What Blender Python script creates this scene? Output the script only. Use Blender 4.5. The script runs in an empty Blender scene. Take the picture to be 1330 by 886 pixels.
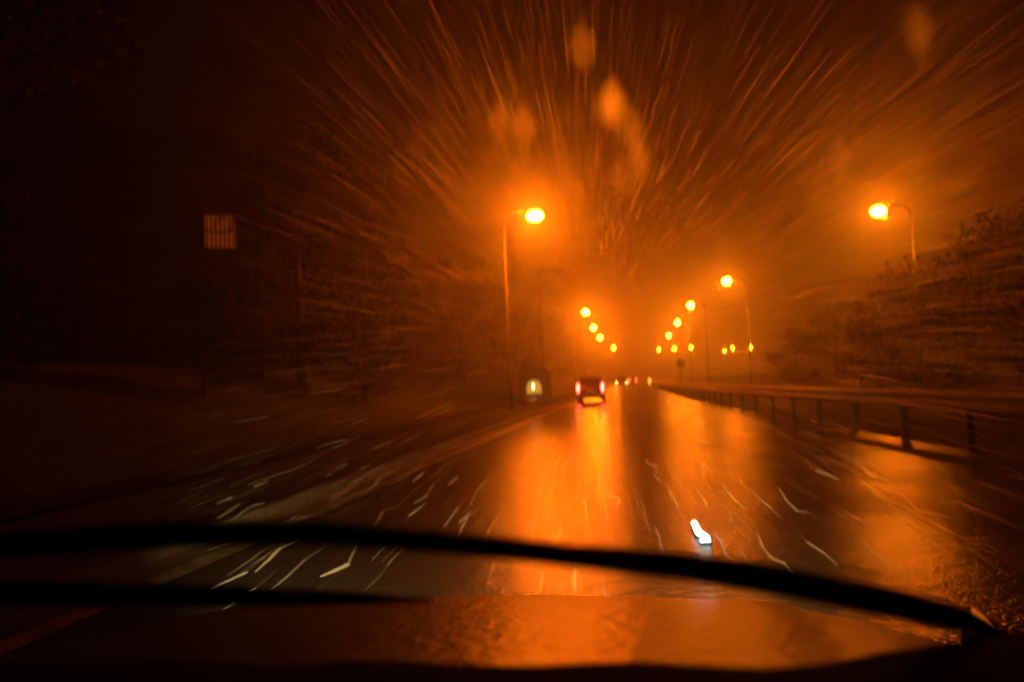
import bpy, bmesh, math, random
from mathutils import Vector, Matrix
R = math.radians
scene = bpy.context.scene
COL = scene.collection

# ------------------------------------------------------------------ camera
cd = bpy.data.cameras.new('camera'); cam = bpy.data.objects.new('camera', cd); COL.objects.link(cam)
cam.location = (0, 0, 1.25)
cam.rotation_mode = 'QUATERNION'
cam.rotation_quaternion = (Matrix.Rotation(R(8.119), 3, 'Z') @ Matrix.Rotation(R(90 + 3.072), 3, 'X')
                           @ Matrix.Rotation(R(-2.5), 3, 'Z')).to_quaternion()
cd.sensor_width = 36; cd.lens = 36 * 1034 / 1330
cd.clip_start = 0.02; cd.clip_end = 3000
cd.dof.use_dof = True; cd.dof.focus_distance = 2.4
cd.dof.aperture_fstop = 1.25; cd.dof.aperture_blades = 4
cd.dof.aperture_rotation = R(48); cd.dof.aperture_ratio = 1.7
scene.camera = cam

# ------------------------------------------------------------------ night sky, exposure
world = bpy.data.worlds.new('World'); scene.world = world; world.use_nodes = True
wn = world.node_tree.nodes; wl = world.node_tree.links
bg = wn['Background']
sky = wn.new('ShaderNodeTexSky'); sky.sky_type = 'NISHITA'; sky.sun_disc = False
sky.sun_elevation = R(-4); sky.sun_rotation = R(150)
wl.new(sky.outputs[0], bg.inputs['Color']); bg.inputs['Strength'].default_value = 0.012
scene.view_settings.view_transform = 'Standard'; scene.view_settings.look = 'None'
scene.view_settings.exposure = 0.0; scene.view_settings.gamma = 1.0
cy = scene.cycles
cy.use_denoising = True
cy.max_bounces = 5; cy.diffuse_bounces = 2; cy.glossy_bounces = 3; cy.transparent_max_bounces = 96
cy.volume_bounces = 0; cy.sample_clamp_indirect = 4.0; cy.sample_clamp_direct = 220.0; cy.use_light_tree = True
cy.caustics_reflective = False; cy.caustics_refractive = False

LAMP_W = 4200.0           # power of one sodium lamp
SODIUM = (1.0, 0.100, 0.0006)
HAZE = 0.0050

# ------------------------------------------------------------------ helpers
def mat(name, color=(.1, .1, .1), rough=.6, metal=0.0, noise=None, bump=None, spec=None, emit=None, estr=1.0, trans=None):
    m = bpy.data.materials.new(name); m.use_nodes = True
    nt = m.node_tree; p = nt.nodes['Principled BSDF']
    p.inputs['Base Color'].default_value = (*color, 1); p.inputs['Roughness'].default_value = rough
    p.inputs['Metallic'].default_value = metal
    if spec is not None: p.inputs['Specular IOR Level'].default_value = spec
    if emit: p.inputs['Emission Color'].default_value = (*emit, 1); p.inputs['Emission Strength'].default_value = estr
    tc = nt.nodes.new('ShaderNodeTexCoord')
    if noise:
        sc, c2 = noise
        n = nt.nodes.new('ShaderNodeTexNoise'); n.inputs['Scale'].default_value = sc; n.inputs['Detail'].default_value = 6
        r = nt.nodes.new('ShaderNodeValToRGB'); r.color_ramp.elements[0].position = .35; r.color_ramp.elements[1].position = .68
        r.color_ramp.elements[0].color = (*color, 1); r.color_ramp.elements[1].color = (*c2, 1)
        nt.links.new(tc.outputs['Object'], n.inputs['Vector']); nt.links.new(n.outputs['Fac'], r.inputs['Fac'])
        nt.links.new(r.outputs['Color'], p.inputs['Base Color'])
    if bump:
        sc, st, di = bump
        n = nt.nodes.new('ShaderNodeTexNoise'); n.inputs['Scale'].default_value = sc; n.inputs['Detail'].default_value = 4
        b = nt.nodes.new('ShaderNodeBump'); b.inputs['Strength'].default_value = st; b.inputs['Distance'].default_value = di
        nt.links.new(tc.outputs['Object'], n.inputs['Vector']); nt.links.new(n.outputs['Fac'], b.inputs['Height'])
        nt.links.new(b.outputs['Normal'], p.inputs['Normal'])
    return m

def glow(name, color, strength):
    m = bpy.data.materials.new(name); m.use_nodes = True
    nt = m.node_tree; nt.nodes.clear()
    e = nt.nodes.new('ShaderNodeEmission'); e.inputs['Color'].default_value = (*color, 1); e.inputs['Strength'].default_value = strength
    o = nt.nodes.new('ShaderNodeOutputMaterial'); nt.links.new(e.outputs[0], o.inputs['Surface'])
    return m

def obj(name, bm, m, parent=None, smooth=False):
    me = bpy.data.meshes.new(name); bm.normal_update(); bm.to_mesh(me); bm.free()
    if smooth:
        for f in me.polygons: f.use_smooth = True
    me.materials.append(m)
    o = bpy.data.objects.new(name, me); COL.objects.link(o)
    if parent: o.parent = parent
    return o

def tag(o, label, cat, group=None, kind=None):
    if label: o['label'] = label
    if cat: o['category'] = cat
    if group: o['group'] = group
    if kind: o['kind'] = kind
    return o

def thing(name, label, cat, loc=(0, 0, 0), rz=0.0, group=None):
    o = bpy.data.objects.new(name, None); COL.objects.link(o); o.empty_display_size = .2
    o.location = loc; o.rotation_euler = (0, 0, rz)
    return tag(o, label, cat, group)

def copy_tree(o, parent=None):
    kids = list(o.children)
    c = o.copy(); COL.objects.link(c)
    if parent: c.parent = parent
    for k in kids: copy_tree(k, c)
    return c

def box(bm, x0, x1, y0, y1, z0, z1, bev=0.0):
    r = bmesh.ops.create_cube(bm, size=1)
    for v in r['verts']:
        v.co = Vector(((x0 + x1) / 2 + v.co.x * (x1 - x0), (y0 + y1) / 2 + v.co.y * (y1 - y0), (z0 + z1) / 2 + v.co.z * (z1 - z0)))
    if bev:
        es = list({e for v in r['verts'] for e in v.link_edges})
        bmesh.ops.bevel(bm, geom=es, offset=bev, segments=2, affect='EDGES')

def tube(bm, pts, rad, n=8, cap=True):
    pts = [Vector(p) for p in pts]
    rads = rad if isinstance(rad, (list, tuple)) else [rad] * len(pts)
    rings = []
    up = None
    for i, p in enumerate(pts):
        d = (pts[min(i + 1, len(pts) - 1)] - pts[max(i - 1, 0)]).normalized()
        if up is None:
            up = Vector((0, 0, 1)) if abs(d.z) < .9 else Vector((1, 0, 0))
        a = d.cross(up).normalized(); b = a.cross(d).normalized(); up = b
        rings.append([bm.verts.new(p + (a * math.cos(2 * math.pi * k / n) + b * math.sin(2 * math.pi * k / n)) * rads[i]) for k in range(n)])
    for r0, r1 in zip(rings, rings[1:]):
        for k in range(n): bm.faces.new((r0[k], r0[(k + 1) % n], r1[(k + 1) % n], r1[k]))
    if cap:
        bm.faces.new(rings[0][::-1]); bm.faces.new(rings[-1])

def ellipsoid(bm, c, r, u=12, v=8, zcut=None):
    g = bmesh.ops.create_uvsphere(bm, u_segments=u, v_segments=v, radius=1)
    for w in g['verts']:
        w.co = Vector((c[0] + w.co.x * r[0], c[1] + w.co.y * r[1], c[2] + w.co.z * r[2]))
        if zcut is not None and w.co.z > zcut: w.co.z = zcut

def loft(bm, rings, close=True, cap=True):
    vs = [[bm.verts.new(p) for p in r] for r in rings]
    n = len(vs[0])
    for a, b in zip(vs, vs[1:]):
        for k in range(n if close else n - 1):
            bm.faces.new((a[k], a[(k + 1) % n], b[(k + 1) % n], b[k]))
    if cap and close:
        bm.faces.new(vs[0][::-1]); bm.faces.new(vs[-1])
    return vs

def sheet(bm, left, right, z):
    """a strip between two polylines of (x, y)"""
    a = [bm.verts.new((x, y, z)) for x, y in left]; b = [bm.verts.new((x, y, z)) for x, y in right]
    for i in range(len(a) - 1): bm.faces.new((a[i], b[i], b[i + 1], a[i + 1]))

# ------------------------------------------------------------------ materials
def wet_road():
    m = bpy.data.materials.new('wet_asphalt'); m.use_nodes = True
    nt = m.node_tree; p = nt.nodes['Principled BSDF']; L = nt.links
    tc = nt.nodes.new('ShaderNodeTexCoord')
    n1 = nt.nodes.new('ShaderNodeTexNoise'); n1.inputs['Scale'].default_value = .35; n1.inputs['Detail'].default_value = 5
    mp = nt.nodes.new('ShaderNodeMapping'); mp.inputs['Scale'].default_value = (1.6, .16, 1)
    L.new(tc.outputs['Object'], mp.inputs['Vector']); L.new(mp.outputs[0], n1.inputs['Vector'])
    rr = nt.nodes.new('ShaderNodeMapRange'); rr.interpolation_type = 'SMOOTHSTEP'; rr.inputs['From Min'].default_value = .22; rr.inputs['From Max'].default_value = .78
    rr.inputs['To Min'].default_value = .15; rr.inputs['To Max'].default_value = .26
    L.new(n1.outputs['Fac'], rr.inputs['Value'])
    sx = nt.nodes.new('ShaderNodeSeparateXYZ'); L.new(tc.outputs['Object'], sx.inputs[0])     # the crown of the road drains, the left lane stands wet
    dr = nt.nodes.new('ShaderNodeMapRange'); dr.interpolation_type = 'SMOOTHSTEP'
    dr.inputs['From Min'].default_value = -.3; dr.inputs['From Max'].default_value = 1.2; dr.inputs['To Min'].default_value = .0; dr.inputs['To Max'].default_value = 1.0
    L.new(sx.outputs['X'], dr.inputs['Value'])
    n5 = nt.nodes.new('ShaderNodeTexNoise'); n5.inputs['Scale'].default_value = 1.3; n5.inputs['Detail'].default_value = 3
    mp5 = nt.nodes.new('ShaderNodeMapping'); mp5.inputs['Scale'].default_value = (1.0, .45, 1)
    L.new(tc.outputs['Object'], mp5.inputs['Vector']); L.new(mp5.outputs[0], n5.inputs['Vector'])
    pr = nt.nodes.new('ShaderNodeMapRange'); pr.interpolation_type = 'SMOOTHSTEP'; pr.inputs['From Min'].default_value = .30; pr.inputs['From Max'].default_value = .60; pr.inputs['To Min'].default_value = .28; pr.inputs['To Max'].default_value = .47
    L.new(n5.outputs['Fac'], pr.inputs['Value'])
    mu = nt.nodes.new('ShaderNodeMath'); mu.operation = 'MULTIPLY'; L.new(dr.outputs[0], mu.inputs[0]); L.new(pr.outputs[0], mu.inputs[1])
    ad = nt.nodes.new('ShaderNodeMath'); ad.operation = 'SUBTRACT'; ad.inputs[0].default_value = .5; L.new(mu.outputs[0], ad.inputs[1])
    L.new(ad.outputs[0], p.inputs['Specular IOR Level']); L.new(rr.outputs[0], p.inputs['Roughness'])
    n0 = nt.nodes.new('ShaderNodeTexNoise'); n0.inputs['Scale'].default_value = 60; n0.inputs['Detail'].default_value = 3
    L.new(tc.outputs['Object'], n0.inputs['Vector'])
    cr = nt.nodes.new('ShaderNodeValToRGB')
    cr.color_ramp.elements[0].color = (.018, .018, .018, 1); cr.color_ramp.elements[1].color = (.06, .058, .055, 1)
    L.new(n0.outputs['Fac'], cr.inputs['Fac']); L.new(cr.outputs[0], p.inputs['Base Color'])
    # wheel-track undulation, then ripples and rain pitting
    n2 = nt.nodes.new('ShaderNodeTexNoise'); n2.inputs['Scale'].default_value = 1.0; n2.inputs['Detail'].default_value = 3
    mp2 = nt.nodes.new('ShaderNodeMapping'); mp2.inputs['Scale'].default_value = (5.5, 9.0, 1)
    L.new(tc.outputs['Object'], mp2.inputs['Vector']); L.new(mp2.outputs[0], n2.inputs['Vector'])
    n3 = nt.nodes.new('ShaderNodeTexNoise'); n3.inputs['Scale'].default_value = 38; n3.inputs['Detail'].default_value = 2
    L.new(tc.outputs['Object'], n3.inputs['Vector'])
    b1 = nt.nodes.new('ShaderNodeBump'); b1.inputs['Strength'].default_value = .4; b1.inputs['Distance'].default_value = .022
    b2 = nt.nodes.new('ShaderNodeBump'); b2.inputs['Strength'].default_value = .6; b2.inputs['Distance'].default_value = .010
    L.new(n2.outputs['Fac'], b1.inputs['Height']); L.new(n3.outputs['Fac'], b2.inputs['Height'])
    L.new(b1.outputs[0], b2.inputs['Normal']); L.new(b2.outputs[0], p.inputs['Normal'])
    return m
M_road = wet_road()
M_grass = mat('verge_grass', (.03, .04, .012), .85, noise=(2.5, (.10, .10, .03)), bump=(14, .9, .08), spec=.15)
M_path = mat('wet_path', (.03, .03, .03), .28, noise=(20, (.06, .055, .05)), bump=(9, .4, .03))
M_kerb = mat('kerb_stone', (.12, .12, .115), .35, noise=(8, (.2, .2, .19)))
M_paint = mat('road_paint', (.12, .11, .08), .5, noise=(5, (.42, .39, .30)), bump=(30, .3, .004))
M_worn = mat('worn_road_paint', (.03, .03, .028), .35, noise=(4, (.10, .10, .09)), bump=(30, .3, .004))
M_galv = mat('galvanised_steel', (.32, .32, .32), .4, metal=.3, noise=(7, (.5, .5, .5)))
M_pole = mat('lamp_pole_steel', (.03, .03, .03), .5, noise=(9, (.06, .06, .06)))
M_lens = glow('sodium_lens', (1.0, .36, .011), 130)    # clear bowl round the burner: glows and lets the light through
_nt = M_lens.node_tree; _a = _nt.nodes.new('ShaderNodeAddShader'); _t = _nt.nodes.new('ShaderNodeBsdfTransparent')
_nt.links.new(_nt.nodes['Emission'].outputs[0], _a.inputs[0]); _nt.links.new(_t.outputs[0], _a.inputs[1])
_nt.links.new(_a.outputs[0], _nt.nodes['Material Output'].inputs['Surface'])
M_lens.cycles.emission_sampling = 'FRONT'
M_dead = mat('unlit_lens', (.35, .35, .33), .2)
M_bark = mat('bark', (.05, .036, .024), .8, noise=(9, (.09, .065, .045)), bump=(22, .8, .03))
M_leaf = mat('leaves', (.022, .032, .010), .8, noise=(1.2, (.05, .055, .018)), spec=.15)
M_black = mat('black_rubber', (.006, .006, .006), .75, noise=(40, (.012, .012, .012)), spec=.2)
M_dash = mat('dashboard_vinyl', (.002, .002, .0022), .95, bump=(180, .4, .002), noise=(60, (.0032, .0032, .0035)), spec=.02)
def bonnet_mat():
    m = mat('wet_bonnet_paint', (.006, .006, .008), .33, noise=(9, (.012, .012, .014)), bump=(34, .55, .008), spec=.9)
    return m
M_bonnet = bonnet_mat()
M_carpaint = mat('dark_car_paint', (.10, .014, .010), .25, metal=.2, noise=(3, (.13, .02, .014)))
M_carglass = mat('car_window_glass', (.012, .012, .012), .08, noise=(5, (.02, .02, .02)), spec=.8)
M_tyre = mat('tyre', (.012, .012, .012), .8, noise=(30, (.02, .02, .02)))
M_rim = mat('wheel_rim', (.35, .35, .35), .35, metal=.8, noise=(10, (.4, .4, .4)))
M_plate = mat('number_plate', (.6, .48, .08), .4, noise=(8, (.65, .52, .1)))
M_tail = glow('tail_lamp', (1.0, .035, .018), 60)
M_tailfar = glow('tail_lamp_far', (1.0, .10, .03), 30)
M_headfar = glow('yellow_headlamp', (1.0, .55, .12), 60)
M_brick = mat('dark_brick', (.035, .024, .02), .85, noise=(6, (.055, .036, .03)), bump=(18, .5, .02))
M_slate = mat('roof_slate', (.03, .03, .034), .5, noise=(5, (.05, .05, .055)))
M_frame = mat('window_frame_paint', (.12, .11, .1), .5, noise=(5, (.16, .15, .14)))
M_signback = mat('sign_metal', (.08, .08, .08), .5, metal=.4, noise=(6, (.12, .12, .12)))
M_studglint = glow('stud_glint', (.72, 1.0, .95), 9.0)  # headlight glint thrown back by the stud, painted as glow
M_studglintrim = mat('stud_glint_rim', (.06, .06, .06), .5, noise=(20, (.1, .1, .1)))

# ------------------------------------------------------------------ ground, road
bm = bmesh.new(); bmesh.ops.create_grid(bm, x_segments=60, y_segments=90, size=1)
for v in bm.verts:
    v.co = Vector((v.co.x * 75, 240 + v.co.y * 260, 0))
    x = v.co.x
    h = -.06
    if x < -9: h += min(2.6, (-9 - x) * .30)
    if x > 7: h += min(1.2, (x - 7) * .12)
    v.co.z = h
tag(obj('ground', bm, M_grass, smooth=True), 'dark wet grass ground and banks either side of the road', 'ground', kind='structure')

RIGHT = [(5.9, -6), (5.45, 6), (4.9, 13), (4.4, 20), (3.75, 32), (3.55, 45), (3.5, 110), (3.5, 420)]
bm = bmesh.new()
ys = [-6, 6, 13, 20, 32, 45, 110, 420]
sheet(bm, [(-3.75, y) for y in ys], RIGHT, -.02)
tag(obj('road', bm, M_road), 'wet asphalt road shining under orange street lamps', 'road', kind='structure')
bm = bmesh.new(); sheet(bm, [(-8.4, y) for y in (-4, 20, 60, 200)], [(-6.9, y) for y in (-4, 20, 60, 200)], .0)
tag(obj('footpath', bm, M_path), 'wet footpath running beside the grass verge on the left', 'path', kind='structure')
bm = bmesh.new()
for i in range(100):
    y = -6 + i * 3.0; box(bm, -3.89, -3.752, y, y + 2.99, -.1, .09, .012)
tag(obj('kerb', bm, M_kerb), 'stone kerb along the left edge of the road', 'kerb', kind='structure')
bm = bmesh.new()
sheet(bm, [(-3.42, -4), (-3.42, 250)], [(-3.22, -4), (-3.22, 250)], -.015)
tag(obj('edge_line', bm, M_paint), 'worn pale edge line along the left of the wet road', 'road marking', kind='structure')
bm = bmesh.new()
for k in range(22):
    y = 22.5 + k * 9; sheet(bm, [(1.95, y), (1.95, y + 3.2)], [(2.07, y), (2.07, y + 3.2)], -.015)
tag(obj('road_markings', bm, M_worn), 'worn lane dashes on the wet road', 'road markings', kind='structure')

# ------------------------------------------------------------------ street lamps
def make_lamp(lit=True, light_block=True, power=1.0, height=10.0, arm=1.6):
    t = thing('street_lamp', '', 'street lamp', group='street lamps along the road')
    b = bmesh.new(); tube(b, [(0, 0, -.3), (0, 0, 1.3), (0, 0, 1.35), (0, 0, height - .6)], [.13, .13, .085, .06], 12)
    box(b, -.02, .02, -.135, -.128, .5, 1.0)
    obj('pole', b, M_pole, t, True)
    b = bmesh.new()
    tube(b, [(0, 0, height - .65), (.06, 0, height - .2), (.35, 0, height + .06), (arm - .45, 0, height + .12)], .045, 8)
    obj('arm', b, M_pole, t, True)
    b = bmesh.new()
    ellipsoid(b, (arm, 0, height + .12), (.55, .2, .15), 16, 10)
    for v in b.verts:
        if v.co.z < height + .07: v.co.z = height + .07
    obj('housing', b, M_pole, t, True)
    b = bmesh.new()                       # curved skirt added on the pole side of the bowl to block light
    arc = [(arm + .06 - .56 * math.cos(a), .34 * math.sin(a)) for a in [R(-62 + 12.4 * k) for k in range(11)]]
    loft(b, [[(x, y, z) for z in (height + .09, height - .60)] + [(x - .012, y, z) for z in (height - .60, height + .09)] for x, y in arc])
    if light_block: obj('light_block', b, M_pole, t)
    else: b.free()
    b = bmesh.new()
    g = bmesh.ops.create_uvsphere(b, u_segments=8, v_segments=6, radius=1)
    for v in b.verts: v.co = Vector((arm + .06 + v.co.x * .43, v.co.y * .28, height + .062 + (v.co.z - 1) * .23))
    obj('lens', b, M_lens if lit else M_dead, t, True)
    if lit:
        ld = bpy.data.lights.new('lamp_burner', 'POINT'); ld.energy = LAMP_W * power; ld.color = SODIUM; ld.shadow_soft_size = .26
        lo = bpy.data.objects.new('lamp_burner', ld); COL.objects.link(lo); lo.parent = t; lo.location = (arm + .06, 0, height - .12)
    return t
L0 = make_lamp(True, False, 1.2); LD = make_lamp(False, False); LR = make_lamp(True, True, .65)
LEFT = [(-4.3, 40.5, 'street lamp with the biggest brightest glow, left of the road'),
        (-4.8, 100.3, 'lit lamp topmost of the left cluster, above the car ahead'),
        (-5.1, 131, 'lit lamp second from the top of the left cluster'),
        (-5.1, 163, 'lit lamp third from the top, lowest of the tight left trio'),
        (-3.3, 219, 'smallest lit lamp set apart at the lower right of the left row')]
for i, (x, y, lab) in enumerate(LEFT):
    o = L0 if i == 0 else copy_tree(L0)
    o.location = (x - 1.66, y, 0); o['label'] = lab
LD.location = (-6.5, 62, 0); LD['label'] = 'unlit dark lamp pole between the brightest lamp and the left cluster'
RL = [(14.15, 45.9, 'big bright lamp furthest right, above the dark trees'),
      (9.53, 75.2, 'lit lamp second largest on the right row, below the furthest right one'),
      (8.1, 98.9, 'lit lamp third largest on the right row'),
      (8.4, 129.6, 'lit lamp fourth down the right row'),
      (9.0, 168.7, 'lit lamp fifth down the right row, just above two tiny ones'),
      (14.6, 247.3, 'tiny lit lamp directly below the fifth lamp of the right row'),
      (10.3, 254.3, 'tiny lit lamp at the left foot of the right row'),
      (19.7, 247.8, 'tiny lit lamp alone, right of the foot of the right row'),
      (35.2, 295.8, 'tiny lit lamp, lowest of the far right group of three'),
      (35.4, 274.2, 'tiny lit lamp, middle of the far right group of three'),
      (41.3, 275.1, 'tiny lit lamp, rightmost of the far right group of three')]
for i, (x, y, lab) in enumerate(RL):
    o = LR if i == 0 else copy_tree(LR); o.location = (x + 1.66, y, 0); o.rotation_euler.z = math.pi; o['label'] = lab

# ------------------------------------------------------------------ guardrail
gr = thing('guardrail', 'galvanised crash barrier with short posts along the right road edge', 'guardrail', (0, 0, 0))
GP = [(6.0, 2.0), (5.6, 6), (5.12, 11.1), (4.95, 14.2), (4.45, 20.6), (3.85, 32.4), (3.65, 45.3), (3.6, 110)]
def gx(y):
    for (x0, y0), (x1, y1) in zip(GP, GP[1:]):
        if y0 <= y <= y1: return x0 + (x1 - x0) * (y - y0) / (y1 - y0)
    return GP[-1][0]
prof = [(px, pz + .09) for px, pz in [(0, .43), (-.05, .48), (-.05, .53), (0, .575), (0, .61), (-.05, .655), (-.05, .70), (0, .75), (.012, .75), (.012, .43)]]
yl = [2 + k * 1.6 for k in range(66)]
bm = bmesh.new(); loft(bm, [[(gx(y) + px, y, pz) for px, pz in prof] for y in yl]); obj('rail', bm, M_galv, gr)
y = 13.0
while y < 100:
    b = bmesh.new(); x = gx(y) + .02
    box(b, x, x + .11, y - .06, y + .06, -.3, .81, .006); box(b, x - .006, x + .012, y - .05, y + .05, .6, .77)
    obj('post', b, M_signback, gr); y += 2.4

# ------------------------------------------------------------------ trees
random.seed(7)
def tree_meshes(seed, h, cr, nleaf, low=.12, leaf=.30):
    rng = random.Random(seed)
    b = bmesh.new()
    tube(b, [(0, 0, -.4), (.05, 0, h * .15), (.12, .08, h * .4), (0, .15, h * .72)], [h * .022 + .05, h * .02 + .03, h * .013 + .02, .03], 9)
    clumps = []
    for k in range(26):
        a = rng.uniform(0, 2 * math.pi); z = h * (low + (1 - low) * rng.random() ** .8)
        t = (z / h - low) / (1 - low)
        rr = cr * (math.sin(math.pi * min(1, .18 + t * .80)) ** .7) * rng.uniform(.35, 1.0)
        c = Vector((rr * math.cos(a), rr * math.sin(a), z)); clumps.append((c, rng.uniform(.35, .75) * cr * .55))
        s = Vector((.08, .06, max(.3, z * rng.uniform(.5, .75))))
        tube(b, [s, s.lerp(c, .5) + Vector((0, 0, .1)), c], [.06, .035, .012], 5)
    tb = bpy.data.meshes.new('trunk'); b.normal_update(); b.to_mesh(tb); b.free(); tb.materials.append(M_bark)
    vs = []; fs = []
    for i in range(nleaf):
        c, r = rng.choice(clumps)
        d = Vector((rng.gauss(0, 1), rng.gauss(0, 1), rng.gauss(0, .8))).normalized() * r * rng.random() ** .45
        p = c + d; s = leaf * rng.uniform(.5, 1.3)
        if p.z < .15: p.z = .15 + rng.random() * .3
        u = Vector((rng.gauss(0, 1), rng.gauss(0, 1), rng.gauss(0, 1))).normalized(); w = u.orthogonal().normalized()
        n = len(vs); vs += [p - u * s * .5, p + w * s * .28, p + u * s * .5, p - w * s * .28]; fs.append((n, n + 1, n + 2, n + 3))
    cm = bpy.data.meshes.new('crown'); cm.from_pydata([tuple(v) for v in vs], [], fs); cm.update(); cm.materials.append(M_leaf)
    return tb, cm
KIND = {'tall': tree_meshes(1, 13, 4.2, 7000), 'broad': tree_meshes(2, 9, 4.0, 7000), 'low': tree_meshes(3, 5.2, 3.2, 6000, .05, .22)}
def tree(kind, x, y, z, s, rz, label, group):
    t = thing('tree', label, 'tree', (x, y, z), rz, group); t.scale = (s, s, s)
    for nm, me in zip(('trunk', 'crown'), KIND[kind]):
        o = bpy.data.objects.new(nm, me); COL.objects.link(o); o.parent = t
GL, GRT = 'dark trees on the left bank', 'dark trees behind the guardrail'
tree('tall', -15.5, 15.5, 1.6, 1.0, .3, 'tall dark tree at the far left edge, nearest on the left bank', GL)
tree('broad', -13.5, 24.0, 1.2, .42, 1.7, 'dark tree below the orange lit window on the left', GL)
tree('tall', -14.8, 35, 1.6, .9, 2.2, 'tall dark tree just right of the orange lit window', GL)
tree('broad', -15.5, 45, 1.8, .95, 4.0, 'broad dim tree left of the leaning lamp pole', GL)
tree('low', -11.5, 34, .8, .8, .9, 'low dark bush beside the footpath on the left', GL)
tree('tall', -14.0, 68, 1.5, .9, 5.0, 'dim tree behind the brightest lamp', GL)
tree('broad', -13.0, 90, 1.2, 1.0, 3.3, 'hazy tree behind the left poles', GL)
tree('broad', -12.5, 120, 1.0, 1.1, .2, 'faint far tree left of the car ahead', GL)
tree('tall', -13.0, 155, 1.0, 1.0, 1.2, 'faintest far tree on the left, near the small lamps', GL)
tree('low', 11.6, 17.0, .5, .64, .4, 'low dark tree at the right edge behind the guardrail', GRT)
tree('low', 10.9, 23.0, .5, .84, 2.4, 'dark rounded tree under the furthest right lamp', GRT)
tree('low', 13.6, 25.5, .8, .84, 4.4, 'tallest dark tree at the right edge', GRT)
tree('low', 10.6, 31.0, .4, .78, 5.4, 'dark bush left of the rounded tree under the right lamp', GRT)
tree('low', 12.6, 38.0, .6, .85, 1.4, 'dim bush half way along the right trees', GRT)
tree('low', 12.0, 48.0, .5, .75, 3.0, 'hazy bush near the end of the right trees', GRT)
tree('low', 12.5, 62.0, .5, .7, .0, 'faint small bush at the left end of the right trees', GRT)

# ------------------------------------------------------------------ building with lit window
bd = thing('brick_house', 'tall dark brick house on the left with one orange lit window', 'house', (-19.4, 32.4, 1.8), R(31))
b = bmesh.new(); box(b, -6, 3.6, 0, 9, -1.5, 9.4); obj('wall', b, M_brick, bd)
b = bmesh.new(); loft(b, [[(-6.4, -.5, 9.4), (4.0, -.5, 9.4), (4.0, 9.5, 9.4), (-6.4, 9.5, 9.4)], [(-4.5, 4.3, 12.6), (2.2, 4.3, 12.6), (2.2, 4.7, 12.6), (-4.5, 4.7, 12.6)]]); obj('roof', b, M_slate, bd)
def window(x, z, lit):
    b = bmesh.new()
    for q in ((x - .72, x - .64, z - .8, z + .8), (x + .64, x + .72, z - .8, z + .8), (x - .64, x + .64, z + .72, z + .8), (x - .64, x + .64, z - .8, z - .72)):
        box(b, q[0], q[1], -.06, .02, q[2], q[3])
    w = obj('window', b, M_frame, bd)
    b = bmesh.new(); box(b, x - .64, x + .64, -.02, -.004, z - .72, z + .72)
    obj('pane', b, glow('lit_curtain', (1.0, .13, .004), .17) if lit else M_carglass, w)
    if lit:
        b = bmesh.new()
        for k in range(7):
            xx = x - .56 + k * .187; box(b, xx - .035, xx + .035, -.05, -.03, z - .70, z + .70)
        box(b, x - .62, x + .62, -.055, -.03, z - .05, z + .03)
        obj('blind', b, M_frame, w)
window(1.85, 6.85, True)
for x, z in ((-4, 6.1), (-1.2, 6.1), (-4, 2.6), (-1.2, 2.6), (1.85, 2.6)): window(x, z, False)

# ------------------------------------------------------------------ lit lodge
lg = thing('roadside_hut', 'small roadside hut with an arched yellow window, beyond the lamp poles', 'hut', (-7.75, 66, .0))
b = bmesh.new(); box(b, -1.3, 1.3, .1, 2.6, -.3, 2.3); obj('wall', b, M_brick, lg)
b = bmesh.new(); loft(b, [[(-1.5, -.1, 2.3), (1.5, -.1, 2.3), (1.5, 2.8, 2.3), (-1.5, 2.8, 2.3)], [(-.1, 1.3, 3.0), (.1, 1.3, 3.0), (.1, 1.4, 3.0), (-.1, 1.4, 3.0)]]); obj('roof', b, M_slate, lg)
b = bmesh.new(); pts = [(-.62, .35)] + [(-.62 * math.cos(math.pi * k / 10), .85 + .62 * math.sin(math.pi * k / 10)) for k in range(11)] + [(.62, .35)]
f0 = [(x, .09, z) for x, z in pts]; f1 = [(x, .05, z) for x, z in pts]; loft(b, [f0, f1]); w = obj('window', b, glow('hut_light', (1.0, .50, .06), 1.0), lg)
b = bmesh.new()
for k in range(6): box(b, -.5 + k * .2 - .03, -.5 + k * .2 + .03, .02, .04, .36, 1.0 + .4 * math.sin(math.pi * (k + .5) / 6))
obj('window_bar', b, M_frame, w)
b = bmesh.new(); ellipsoid(b, (-.05, -.02, .95), (.07, .03, .28), 10, 8); obj('lamp', b, glow('hut_bulb', (1.0, .7, .3), 9), lg)

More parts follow.
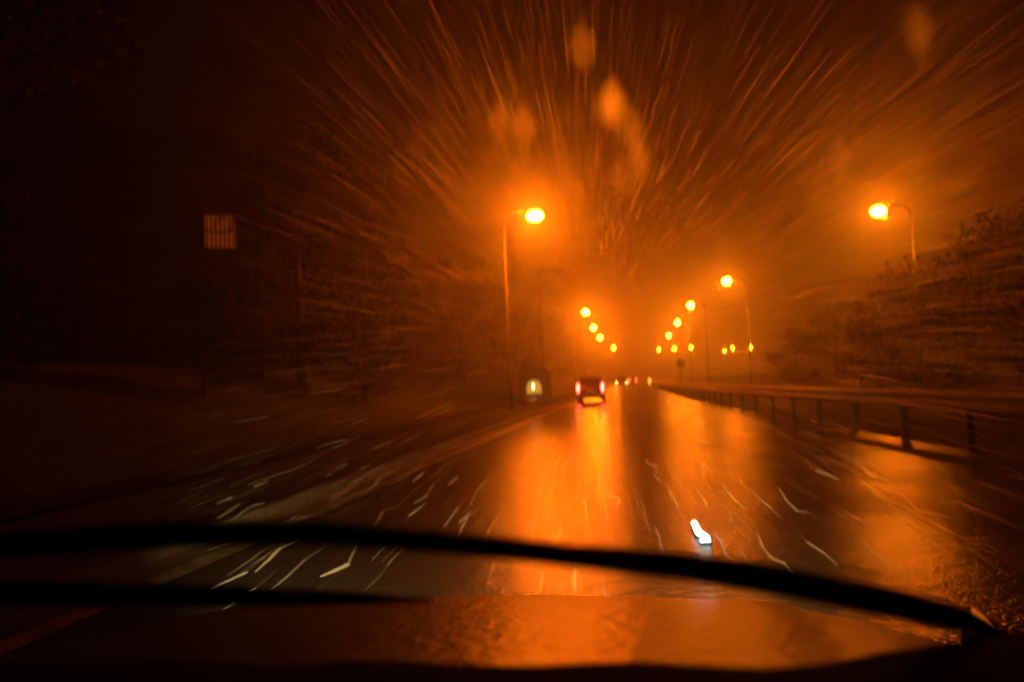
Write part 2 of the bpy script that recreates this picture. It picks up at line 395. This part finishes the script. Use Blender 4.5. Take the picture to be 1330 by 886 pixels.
# ------------------------------------------------------------------ cars
def make_car(label, loc, group, tail=True, lampmat=M_tail, rz=0.0):
    t = thing('car', label, 'car', loc, rz, group)
    W = .84
    b = bmesh.new()                       # lower body and cabin: side outline lofted across the width
    prof = [(0, .38), (-.03, .62), (.0, .98), (.04, 1.02), (.28, 1.50), (.55, 1.58), (1.7, 1.57), (2.55, 1.08), (3.75, .95), (4.0, .72), (4.02, .40), (3.6, .26), (.3, .26)]
    rings = []
    for s in (-1, -.93, -.8, 0, .8, .93, 1):
        r = []
        for py, pz in prof:
            wx = W * s
            if pz > 1.0: wx *= 1 - (pz - 1.0) * .32
            dz = -.03 * abs(s) ** 4 if pz > .5 else 0
            in_ = .07 if abs(s) == 1 else (.02 if abs(s) == .93 else 0)
            r.append((wx, py + (in_ if py < 2 else -in_), pz + dz))
        rings.append(r)
    loft(b, rings); obj('body', b, M_carpaint, t, True)
    b = bmesh.new()
    n = Vector((0, -.48, .24)).normalized() * .012
    def q(p): return Vector(p) + n
    a = [q((-.60, .055, 1.06)), q((.60, .055, 1.06)), q((.54, .25, 1.45)), q((-.54, .25, 1.45))]
    c = [v + Vector((0, .03, -.01)) for v in a]; loft(b, [a, c]); obj('rear_window', b, M_carglass, t)
    for s in (-1, 1):
        b = bmesh.new(); x = s * .845
        loft(b, [[(s * (.80 - (z - 1.0) * .27) + s * .035 * k, y, z) for y, z in ((.45, 1.08), (2.3, 1.08), (1.75, 1.48), (.6, 1.48))] for k in (0, 1)]); obj('side_window', b, M_carglass, t)
        b = bmesh.new(); box(b, s * .76 - .07, s * .76 + .07, -.05, .08, .68 if tail else .68, 1.16 if tail else .80, .02)
        o = obj('tail_light' if tail else 'headlight', b, lampmat, t)
        for wy in (.75, 3.2):
            b = bmesh.new()
            g = bmesh.ops.create_cone(b, cap_ends=True, segments=20, radius1=.31, radius2=.31, depth=.2)
            bmesh.ops.rotate(b, verts=b.verts, matrix=Matrix.Rotation(math.pi / 2, 3, 'Y')); bmesh.ops.translate(b, verts=b.verts, vec=(s * .75, wy, .31))
            wh = obj('wheel', b, M_tyre, t)
            b = bmesh.new(); bmesh.ops.create_cone(b, cap_ends=True, segments=14, radius1=.2, radius2=.17, depth=.03)
            bmesh.ops.rotate(b, verts=b.verts, matrix=Matrix.Rotation(s * math.pi / 2, 3, 'Y')); bmesh.ops.translate(b, verts=b.verts, vec=(s * .863, wy, .31)); obj('rim', b, M_rim, wh)
        b = bmesh.new(); box(b, s * .98 - .1, s * .98 + .1, 2.35, 2.45, 1.0, 1.13, .03); obj('wing_mirror', b, M_carpaint, t)
    b = bmesh.new(); box(b, -.82, .82, -.10, .06, .36, .60, .04); obj('bumper', b, M_carpaint, t)
    b = bmesh.new(); box(b, -.26, .26, -.062, -.036, .70, .81); obj('number_plate', b, M_plate, t)
    b = bmesh.new(); box(b, -.72, .72, .22, .30, 1.50, 1.54); obj('spoiler', b, M_carpaint, t)
    for s in (-1, 1):
        b = bmesh.new(); tube(b, [(s * .60, .7, 1.56), (s * .60, .8, 1.62), (s * .6, 1.7, 1.62), (s * .6, 1.8, 1.55)], .018, 6); obj('roof_rail', b, M_galv, t)
    return t
c0 = make_car('dark hatchback ahead with two tall bright red tail lights', (-2.12, 45.5, -.02), 'cars on the road ahead')
make_car('far car showing a pair of pale yellow lights, right of the hatchback', (-.9, 118, -.02), 'cars on the road ahead', False, M_headfar)
make_car('far car with faint red tail lights, beyond the pale yellow pair', (1.0, 165, -.02), 'cars on the road ahead', True, M_tailfar)

c0.scale = (.91, .91, .93)
# ------------------------------------------------------------------ bollard, sign, stud glint
bo = thing('lit_bollard', 'tiny lit yellow bollard on the road edge beside the far cars', 'bollard', (3.45, 128, -.02))
b = bmesh.new(); box(b, -.2, .2, -.15, .15, 0, .35, .03); obj('base', b, M_signback, bo)
b = bmesh.new(); box(b, -.16, .16, -.11, .11, .351, 1.15, .05); obj('lantern', b, glow('bollard_light', (1, .4, .03), 5), bo)
sg = thing('round_road_sign', 'dark round road sign on a post at the end of the guardrail', 'road sign', (6.3, 96, 0))
b = bmesh.new(); tube(b, [(0, 0, -.3), (0, 0, 3.3)], .06, 8); obj('post', b, M_signback, sg)
b = bmesh.new(); bmesh.ops.create_cone(b, cap_ends=True, segments=28, radius1=.5, radius2=.5, depth=.03)
bmesh.ops.rotate(b, verts=b.verts, matrix=Matrix.Rotation(math.pi / 2, 3, 'X')); bmesh.ops.translate(b, verts=b.verts, vec=(0, -.08, 2.75)); obj('disc', b, M_signback, sg)
st = thing('road_stud_glint', 'bright white jagged headlight glint painted as glow on a road stud ahead', 'road stud', (.51, 6.6, -.015))
Z = [(-.033, .41), (.008, .44), (.013, -.01), (.054, -.20), (.048, -.38), (-.025, -.39), (-.022, -.30), (.004, -.22), (-.035, -.08)]  # jagged outline follows the smeared glint
b = bmesh.new(); loft(b, [[(x * 1.25, y * 1.06, 0) for x, y in Z], [(x * 1.15, y * 1.03, .012) for x, y in Z]]); obj('glint_rim', b, M_studglintrim, st)
b = bmesh.new(); loft(b, [[(x, y, .0125) for x, y in Z], [(x * .9, y * .98, .024) for x, y in Z]]); obj('lens', b, M_studglint, st)  # glowing jagged shape standing in for the headlight glint

# ------------------------------------------------------------------ own car: bonnet, dashboard, windscreen, wipers, headlamps
oc = thing('car_interior', 'dark car around the viewer, with wet bonnet, black wipers and small added amber glint', 'car', (-.35, 0, 0))
b = bmesh.new(); rings = []
for y, z in ((.955, .903), (1.1, .884), (1.25, .863), (1.4, .841), (1.55, .818), (1.7, .793), (1.82, .770), (1.92, .742), (1.98, .70), (2.0, .60), (1.98, .45)):
    r = []
    for k in range(25):
        u = -1 + k / 12; x = u * (.92 - max(0, y - 1.5) * .10) + .05
        rid = .012 * math.exp(-((abs(u) - .62) / .07) ** 2)
        r.append((x, y - .10 * u * u * (y - .95), z + rid - .06 * abs(u) ** 5 - .02 * u * u))
    rings.append(r)
loft(b, rings, False, False); obj('bonnet', b, M_bonnet, oc, True)
b = bmesh.new(); rings = []
for y, z in ((.36, .91), (.45, .98), (.58, 1.012), (.70, .99), (.86, .955), (.93, .915), (.96, .88)):
    r = []
    for k in range(33):
        x = -.95 + 1.9 * k / 32
        e = max(0, (x - .50) / .22); hump = .034 * min(1, e) ** 1.2
        r.append((x, y, z - .004 + hump + .003 * math.sin(x * 23) + (.004 * math.sin(x * 9 + 1) if y < .8 else 0)))
    rings.append(r)
loft(b, rings, False, False); obj('dashboard', b, M_dash, oc, True)
# windscreen pane (clear), pillars and header rail
b = bmesh.new(); loft(b, [[(-.80, .95, .93), (.80, .95, .93)], [(-.62, .15, 1.48), (.62, .15, 1.48)]], False, False)
mg = bpy.data.materials.new('windscreen_glass'); mg.use_nodes = True; nt = mg.node_tree; nt.nodes.clear()
tr = nt.nodes.new('ShaderNodeBsdfTransparent'); tr.inputs['Color'].default_value = (.96, .97, .96, 1)
ou = nt.nodes.new('ShaderNodeOutputMaterial'); nt.links.new(tr.outputs[0], ou.inputs['Surface'])
obj('windscreen', b, mg, oc)
for s in (-1, 1):
    b = bmesh.new(); tube(b, [(s * .84, .97, .92), (s * .75, .56, 1.2), (s * .66, .13, 1.49)], .045, 8); obj('windscreen_pillar', b, M_dash, oc, True)
b = bmesh.new(); loft(b, [[(-.7, .14, 1.50), (.7, .14, 1.50)], [(-.7, -1.5, 1.54), (.7, -1.5, 1.54)]], False, False); obj('roof', b, M_dash, oc)
WN = Vector((0, .55, .80)).normalized()
def wiper(path, w0, pivot, grip, taper):
    P = [Vector(p) + Vector((.35, 0, 0)) + WN * .012 for p in path]
    b = bmesh.new(); rings = []
    n = len(P)
    for i, p in enumerate(P):
        d = (P[min(i + 1, n - 1)] - P[max(i - 1, 0)]).normalized(); a = d.cross(WN).normalized()
        t = i / (n - 1); w = w0 * (1.0 - taper * max(0, (t - .55) / .45) ** 1.5) * (1 + .10 * math.sin(9 * t)); h = .013 * w / w0
        rings.append([p - a * w * .5 - WN * .6 * h, p - a * w * .42 + WN * h * .5, p + WN * h, p + a * w * .42 + WN * h * .5, p + a * w * .5 - WN * .6 * h])
    loft(b, rings); wp = obj('wiper', b, M_black, oc, True)
    b = bmesh.new(); pv = Vector(pivot) + Vector((.35, 0, 0))
    G = [P[k] + WN * .012 for k in grip]
    tube(b, [pv, pv.lerp(G[0], .5) + WN * .008] + G, [.014, .011] + [.007] * (len(G) - 2) + [.005, .001], 8); ellipsoid(b, tuple(pv), (.02, .02, .018), 12, 8)
    obj('wiper_arm', b, M_black, wp, True)
wiper([(-.78, .715, 1.092), (-.70, .702, 1.101), (-.602, .692, 1.107), (-.431, .680, 1.116), (-.285, .682, 1.114), (-.22, .692, 1.107), (-.127, .712, 1.093), (-.047, .735, 1.078), (.05, .762, 1.059), (.123, .789, 1.041), (.199, .82, 1.019), (.281, .862, .991), (.33, .890, .972)],
      .023, (.40, .945, .94), (11, 9, 8, 7), .1)
wiper([(-.95, .800, 1.033), (-.85, .804, 1.030), (-.761, .808, 1.028), (-.62, .812, 1.025), (-.522, .814, 1.023), (-.42, .816, 1.022), (-.347, .818, 1.021), (-.28, .823, 1.018), (-.217, .829, 1.014)],
      .023, (-1.02, .94, .945), (1, 3, 5), .85)
b = bmesh.new(); loft(b, [[(.850, 1.29, .844), (.884, 1.29, .845), (.876, 1.29, .857), (.856, 1.29, .876)], [(.850, 1.33, .844), (.884, 1.33, .845), (.876, 1.33, .857), (.856, 1.33, .876)]])
_i = obj('amber_glint', b, glow('amber_glint_glow', (1.0, .20, .005), 1.1), oc)  # glowing wedge added to give an orange glint on the wing
b = bmesh.new(); box(b, .838, .898, 1.285, 1.34, .78, .843, .004); obj('glint_base', b, M_black, _i)  # added base under the glowing wedge
for s in (-1, 1):
    b = bmesh.new(); ellipsoid(b, (s * .62, 1.97, .55), (.13, .05, .075), 14, 10); hl = obj('headlight', b, M_carglass, oc, True)
    ld = bpy.data.lights.new('headlight_beam', 'SPOT'); ld.energy = 850 if s < 0 else 900; ld.color = (1, .70, .22); ld.spot_size = R(50); ld.spot_blend = .7; ld.shadow_soft_size = .04
    lo = bpy.data.objects.new('headlight_beam', ld); COL.objects.link(lo); lo.parent = oc; lo.location = (s * .62, 2.06, .62); lo.rotation_euler = (R(90 - 8), 0, R(13 if s < 0 else 1))

# ------------------------------------------------------------------ water blobs on the windscreen
def blob_mat(name, a, c=(.95, .95, .95)):
    m = bpy.data.materials.new(name); m.use_nodes = True; nt = m.node_tree; nt.nodes.clear()
    t = nt.nodes.new('ShaderNodeBsdfTransparent'); d = nt.nodes.new('ShaderNodeBsdfRefraction'); d.inputs['Color'].default_value = (*c, 1); d.inputs['IOR'].default_value = 1.33; d.inputs['Roughness'].default_value = .55
    mx = nt.nodes.new('ShaderNodeMixShader'); mx.inputs[0].default_value = a; o = nt.nodes.new('ShaderNodeOutputMaterial')
    nt.links.new(t.outputs[0], mx.inputs[1]); nt.links.new(d.outputs[0], mx.inputs[2]); nt.links.new(mx.outputs[0], o.inputs['Surface'])
    return m
B1, B2 = blob_mat('water_bead', .85), blob_mat('thin_water_bead', .38)
BL = [((-.001, .33, 1.357), 8, 13, B1, 'large orange water blob above the middle of the windscreen'),
      ((.010, .355, 1.339), 5, 10, B1, 'long water blob right of the two blobs high in the middle'),
      ((.001, .362, 1.334), 5, 8, B1, 'small water blob lower left of the long middle blob'),
      ((.007, .34, 1.349), 7, 14, B2, 'faint water blob under the large orange blob'),
      ((-.011, .306, 1.373), 4, 9, B2, 'faint thin water blob topmost in the middle'),
      ((.117, .313, 1.368), 6, 13, B2, 'faint water blob near the top right corner'),
      ((.098, .359, 1.336), 4, 10, B1, 'bright slanted water blob above left of the furthest right lamp'),
      ((.093, .364, 1.333), 6, 13, B2, 'faint slanted water blob beside the bright slanted one'),
      ((.101, .352, 1.341), 4, 4, B2, 'round water dot above the bright slanted blob'),
      ((-.024, .362, 1.334), 3, 4, B1, 'tiny water dot right of the brightest lamp'),
      ((-.049, .332, 1.355), 7, 9, B2, 'faint water blob above left of the brightest lamp'),
      ((-.039, .335, 1.353), 3, 4, B1, 'tiny water dot above the brightest lamp'),
      ((-.086, .341, 1.349), 5, 8, B2, 'faint water blob far left of the brightest lamp'),
      ((-.116, .370, 1.329), 4, 9, B2, 'leftmost faint water blob on the windscreen'),
      ((-.059, .412, 1.300), 4, 7, B2, 'faint water dot beside the leaning lamp pole'),
      ((-.029, .413, 1.299), 5, 7, B2, 'faint water dot above the left cluster of lamps'),
      ((.005, .415, 1.298), 3, 7, B2, 'faint water dot between the left and right lamp rows'),
      ((.045, .409, 1.302), 5, 7, B1, 'water blob touching the second largest right lamp')]
for (p, w, h, m, lab) in BL:
    b = bmesh.new(); rng = random.Random(lab); w = max(w, 6); h = max(h, 7)
    g = bmesh.ops.create_uvsphere(b, u_segments=14, v_segments=8, radius=1)
    ph = rng.random() * 6
    bmesh.ops.delete(b, geom=[v for v in b.verts if v.co.z < -.01], context='VERTS')
    for v in b.verts:
        k = 1 + .18 * math.sin(3 * math.atan2(v.co.y, v.co.x) + ph)
        v.co = Vector((v.co.x * w * .0005 * k, v.co.y * h * .0006 * k, v.co.z * .0008))
    o = obj('water_drop', b, m, None, True); o.location = Vector(p) + WN * (.012 if p[1] < .7 else .034)
    o.rotation_euler = (R(-34.5), 0, R(-22 if 'slanted' in lab or 'corner' in lab else rng.uniform(-8, 4)))
    tag(o, lab, 'water drop', 'water drops on the windscreen')

# ------------------------------------------------------------------ driving rain and sleet: one mesh of slender streaks
def rain():
    rng = random.Random(11); vs = []; fs = []
    F = Vector((-.041, .998, .052)).normalized()
    def streak(p, ln, r, wob):
        n0 = len(vs); N = 5
        a = F.orthogonal().normalized(); c = F.cross(a)
        q1 = Vector((rng.gauss(0, wob), 0, rng.gauss(0, wob)))
        for i in range(N):
            t = i / (N - 1); rr = r * (math.sin(math.pi * (.08 + .84 * t)) ** .8)
            ctr = p + F * ln * (t - .5) + q1 * math.sin(2 * math.pi * t + p.x)
            for k in range(3):
                an = 2 * math.pi * k / 3; vs.append(tuple(ctr + (a * math.cos(an) + c * math.sin(an)) * rr))
        for i in range(N - 1):
            for k in range(3):
                fs.append((n0 + i * 3 + k, n0 + i * 3 + (k + 1) % 3, n0 + (i + 1) * 3 + (k + 1) % 3, n0 + (i + 1) * 3 + k))
    for _ in range(24000):
        y = 4.5 + 28 * rng.random() ** .8
        x = rng.uniform(-.95, .62) * (y + 2); z = rng.uniform(.02, min(22, 1.3 + y * .60))
        if abs(x) < 1.2 and y < 4: continue
        ln = rng.uniform(.7, 1.8) * (.5 + y / 14)
        streak(Vector((x, y, z)), ln, rng.uniform(.0014, .0046), .006)
    # the nearest streaks, in the beams of our own headlamps
    for k in range(95):
        y = rng.uniform(3.2, 7.5); x = rng.uniform(-3.2, 2.9); z = rng.uniform(.0, .62)
        streak(Vector((x, y, z)), rng.uniform(.5, 1.1), rng.uniform(.006, .013), .016)
    me = bpy.data.meshes.new('rain'); me.from_pydata(vs, [], fs); me.update()
    m = bpy.data.materials.new('sleet'); m.use_nodes = True; nt = m.node_tree; nt.nodes.clear()
    # a falling drop is round: it scatters as a surface facing along its flight, and lets the rest of the light past
    nv = nt.nodes.new('ShaderNodeNormal'); nv.outputs[0].default_value = tuple(-F)
    d = nt.nodes.new('ShaderNodeBsdfDiffuse'); d.inputs['Color'].default_value = (.07, .07, .07, 1)
    rf = nt.nodes.new('ShaderNodeBsdfRefraction'); rf.inputs['Roughness'].default_value = .95; rf.inputs['IOR'].default_value = 1.33
    rf.inputs['Color'].default_value = (.17, .17, .17, 1)
    nt.links.new(nv.outputs[0], d.inputs['Normal']); nt.links.new(nv.outputs[0], rf.inputs['Normal'])
    a1 = nt.nodes.new('ShaderNodeAddShader'); a2 = nt.nodes.new('ShaderNodeAddShader')
    t = nt.nodes.new('ShaderNodeBsdfTransparent'); o = nt.nodes.new('ShaderNodeOutputMaterial')
    nt.links.new(d.outputs[0], a1.inputs[0]); nt.links.new(rf.outputs[0], a1.inputs[1])
    nt.links.new(t.outputs[0], a2.inputs[0]); nt.links.new(a1.outputs[0], a2.inputs[1]); nt.links.new(a2.outputs[0], o.inputs['Surface'])
    me.materials.append(m)
    ob = bpy.data.objects.new('rain', me); COL.objects.link(ob)
    tag(ob, 'driving rain and sleet slanting towards the car in the lamplight', 'rain', kind='stuff')
rain()

# ------------------------------------------------------------------ haze: wet air round everything
b = bmesh.new(); box(b, -80, 80, -30, 510, -2.2, 32)
mh = bpy.data.materials.new('wet_air'); mh.cycles.volume_sampling = 'DISTANCE'; mh.use_nodes = True; nt = mh.node_tree; nt.nodes.clear()
pv = nt.nodes.new('ShaderNodeVolumePrincipled'); pv.inputs['Color'].default_value = (.95, .95, .95, 1)
pv.inputs['Density'].default_value = HAZE; pv.inputs['Anisotropy'].default_value = .84
o = nt.nodes.new('ShaderNodeOutputMaterial'); nt.links.new(pv.outputs[0], o.inputs['Volume'])
tag(obj('haze', b, mh), 'orange lit rain mist filling the air over the road', 'haze', kind='stuff')
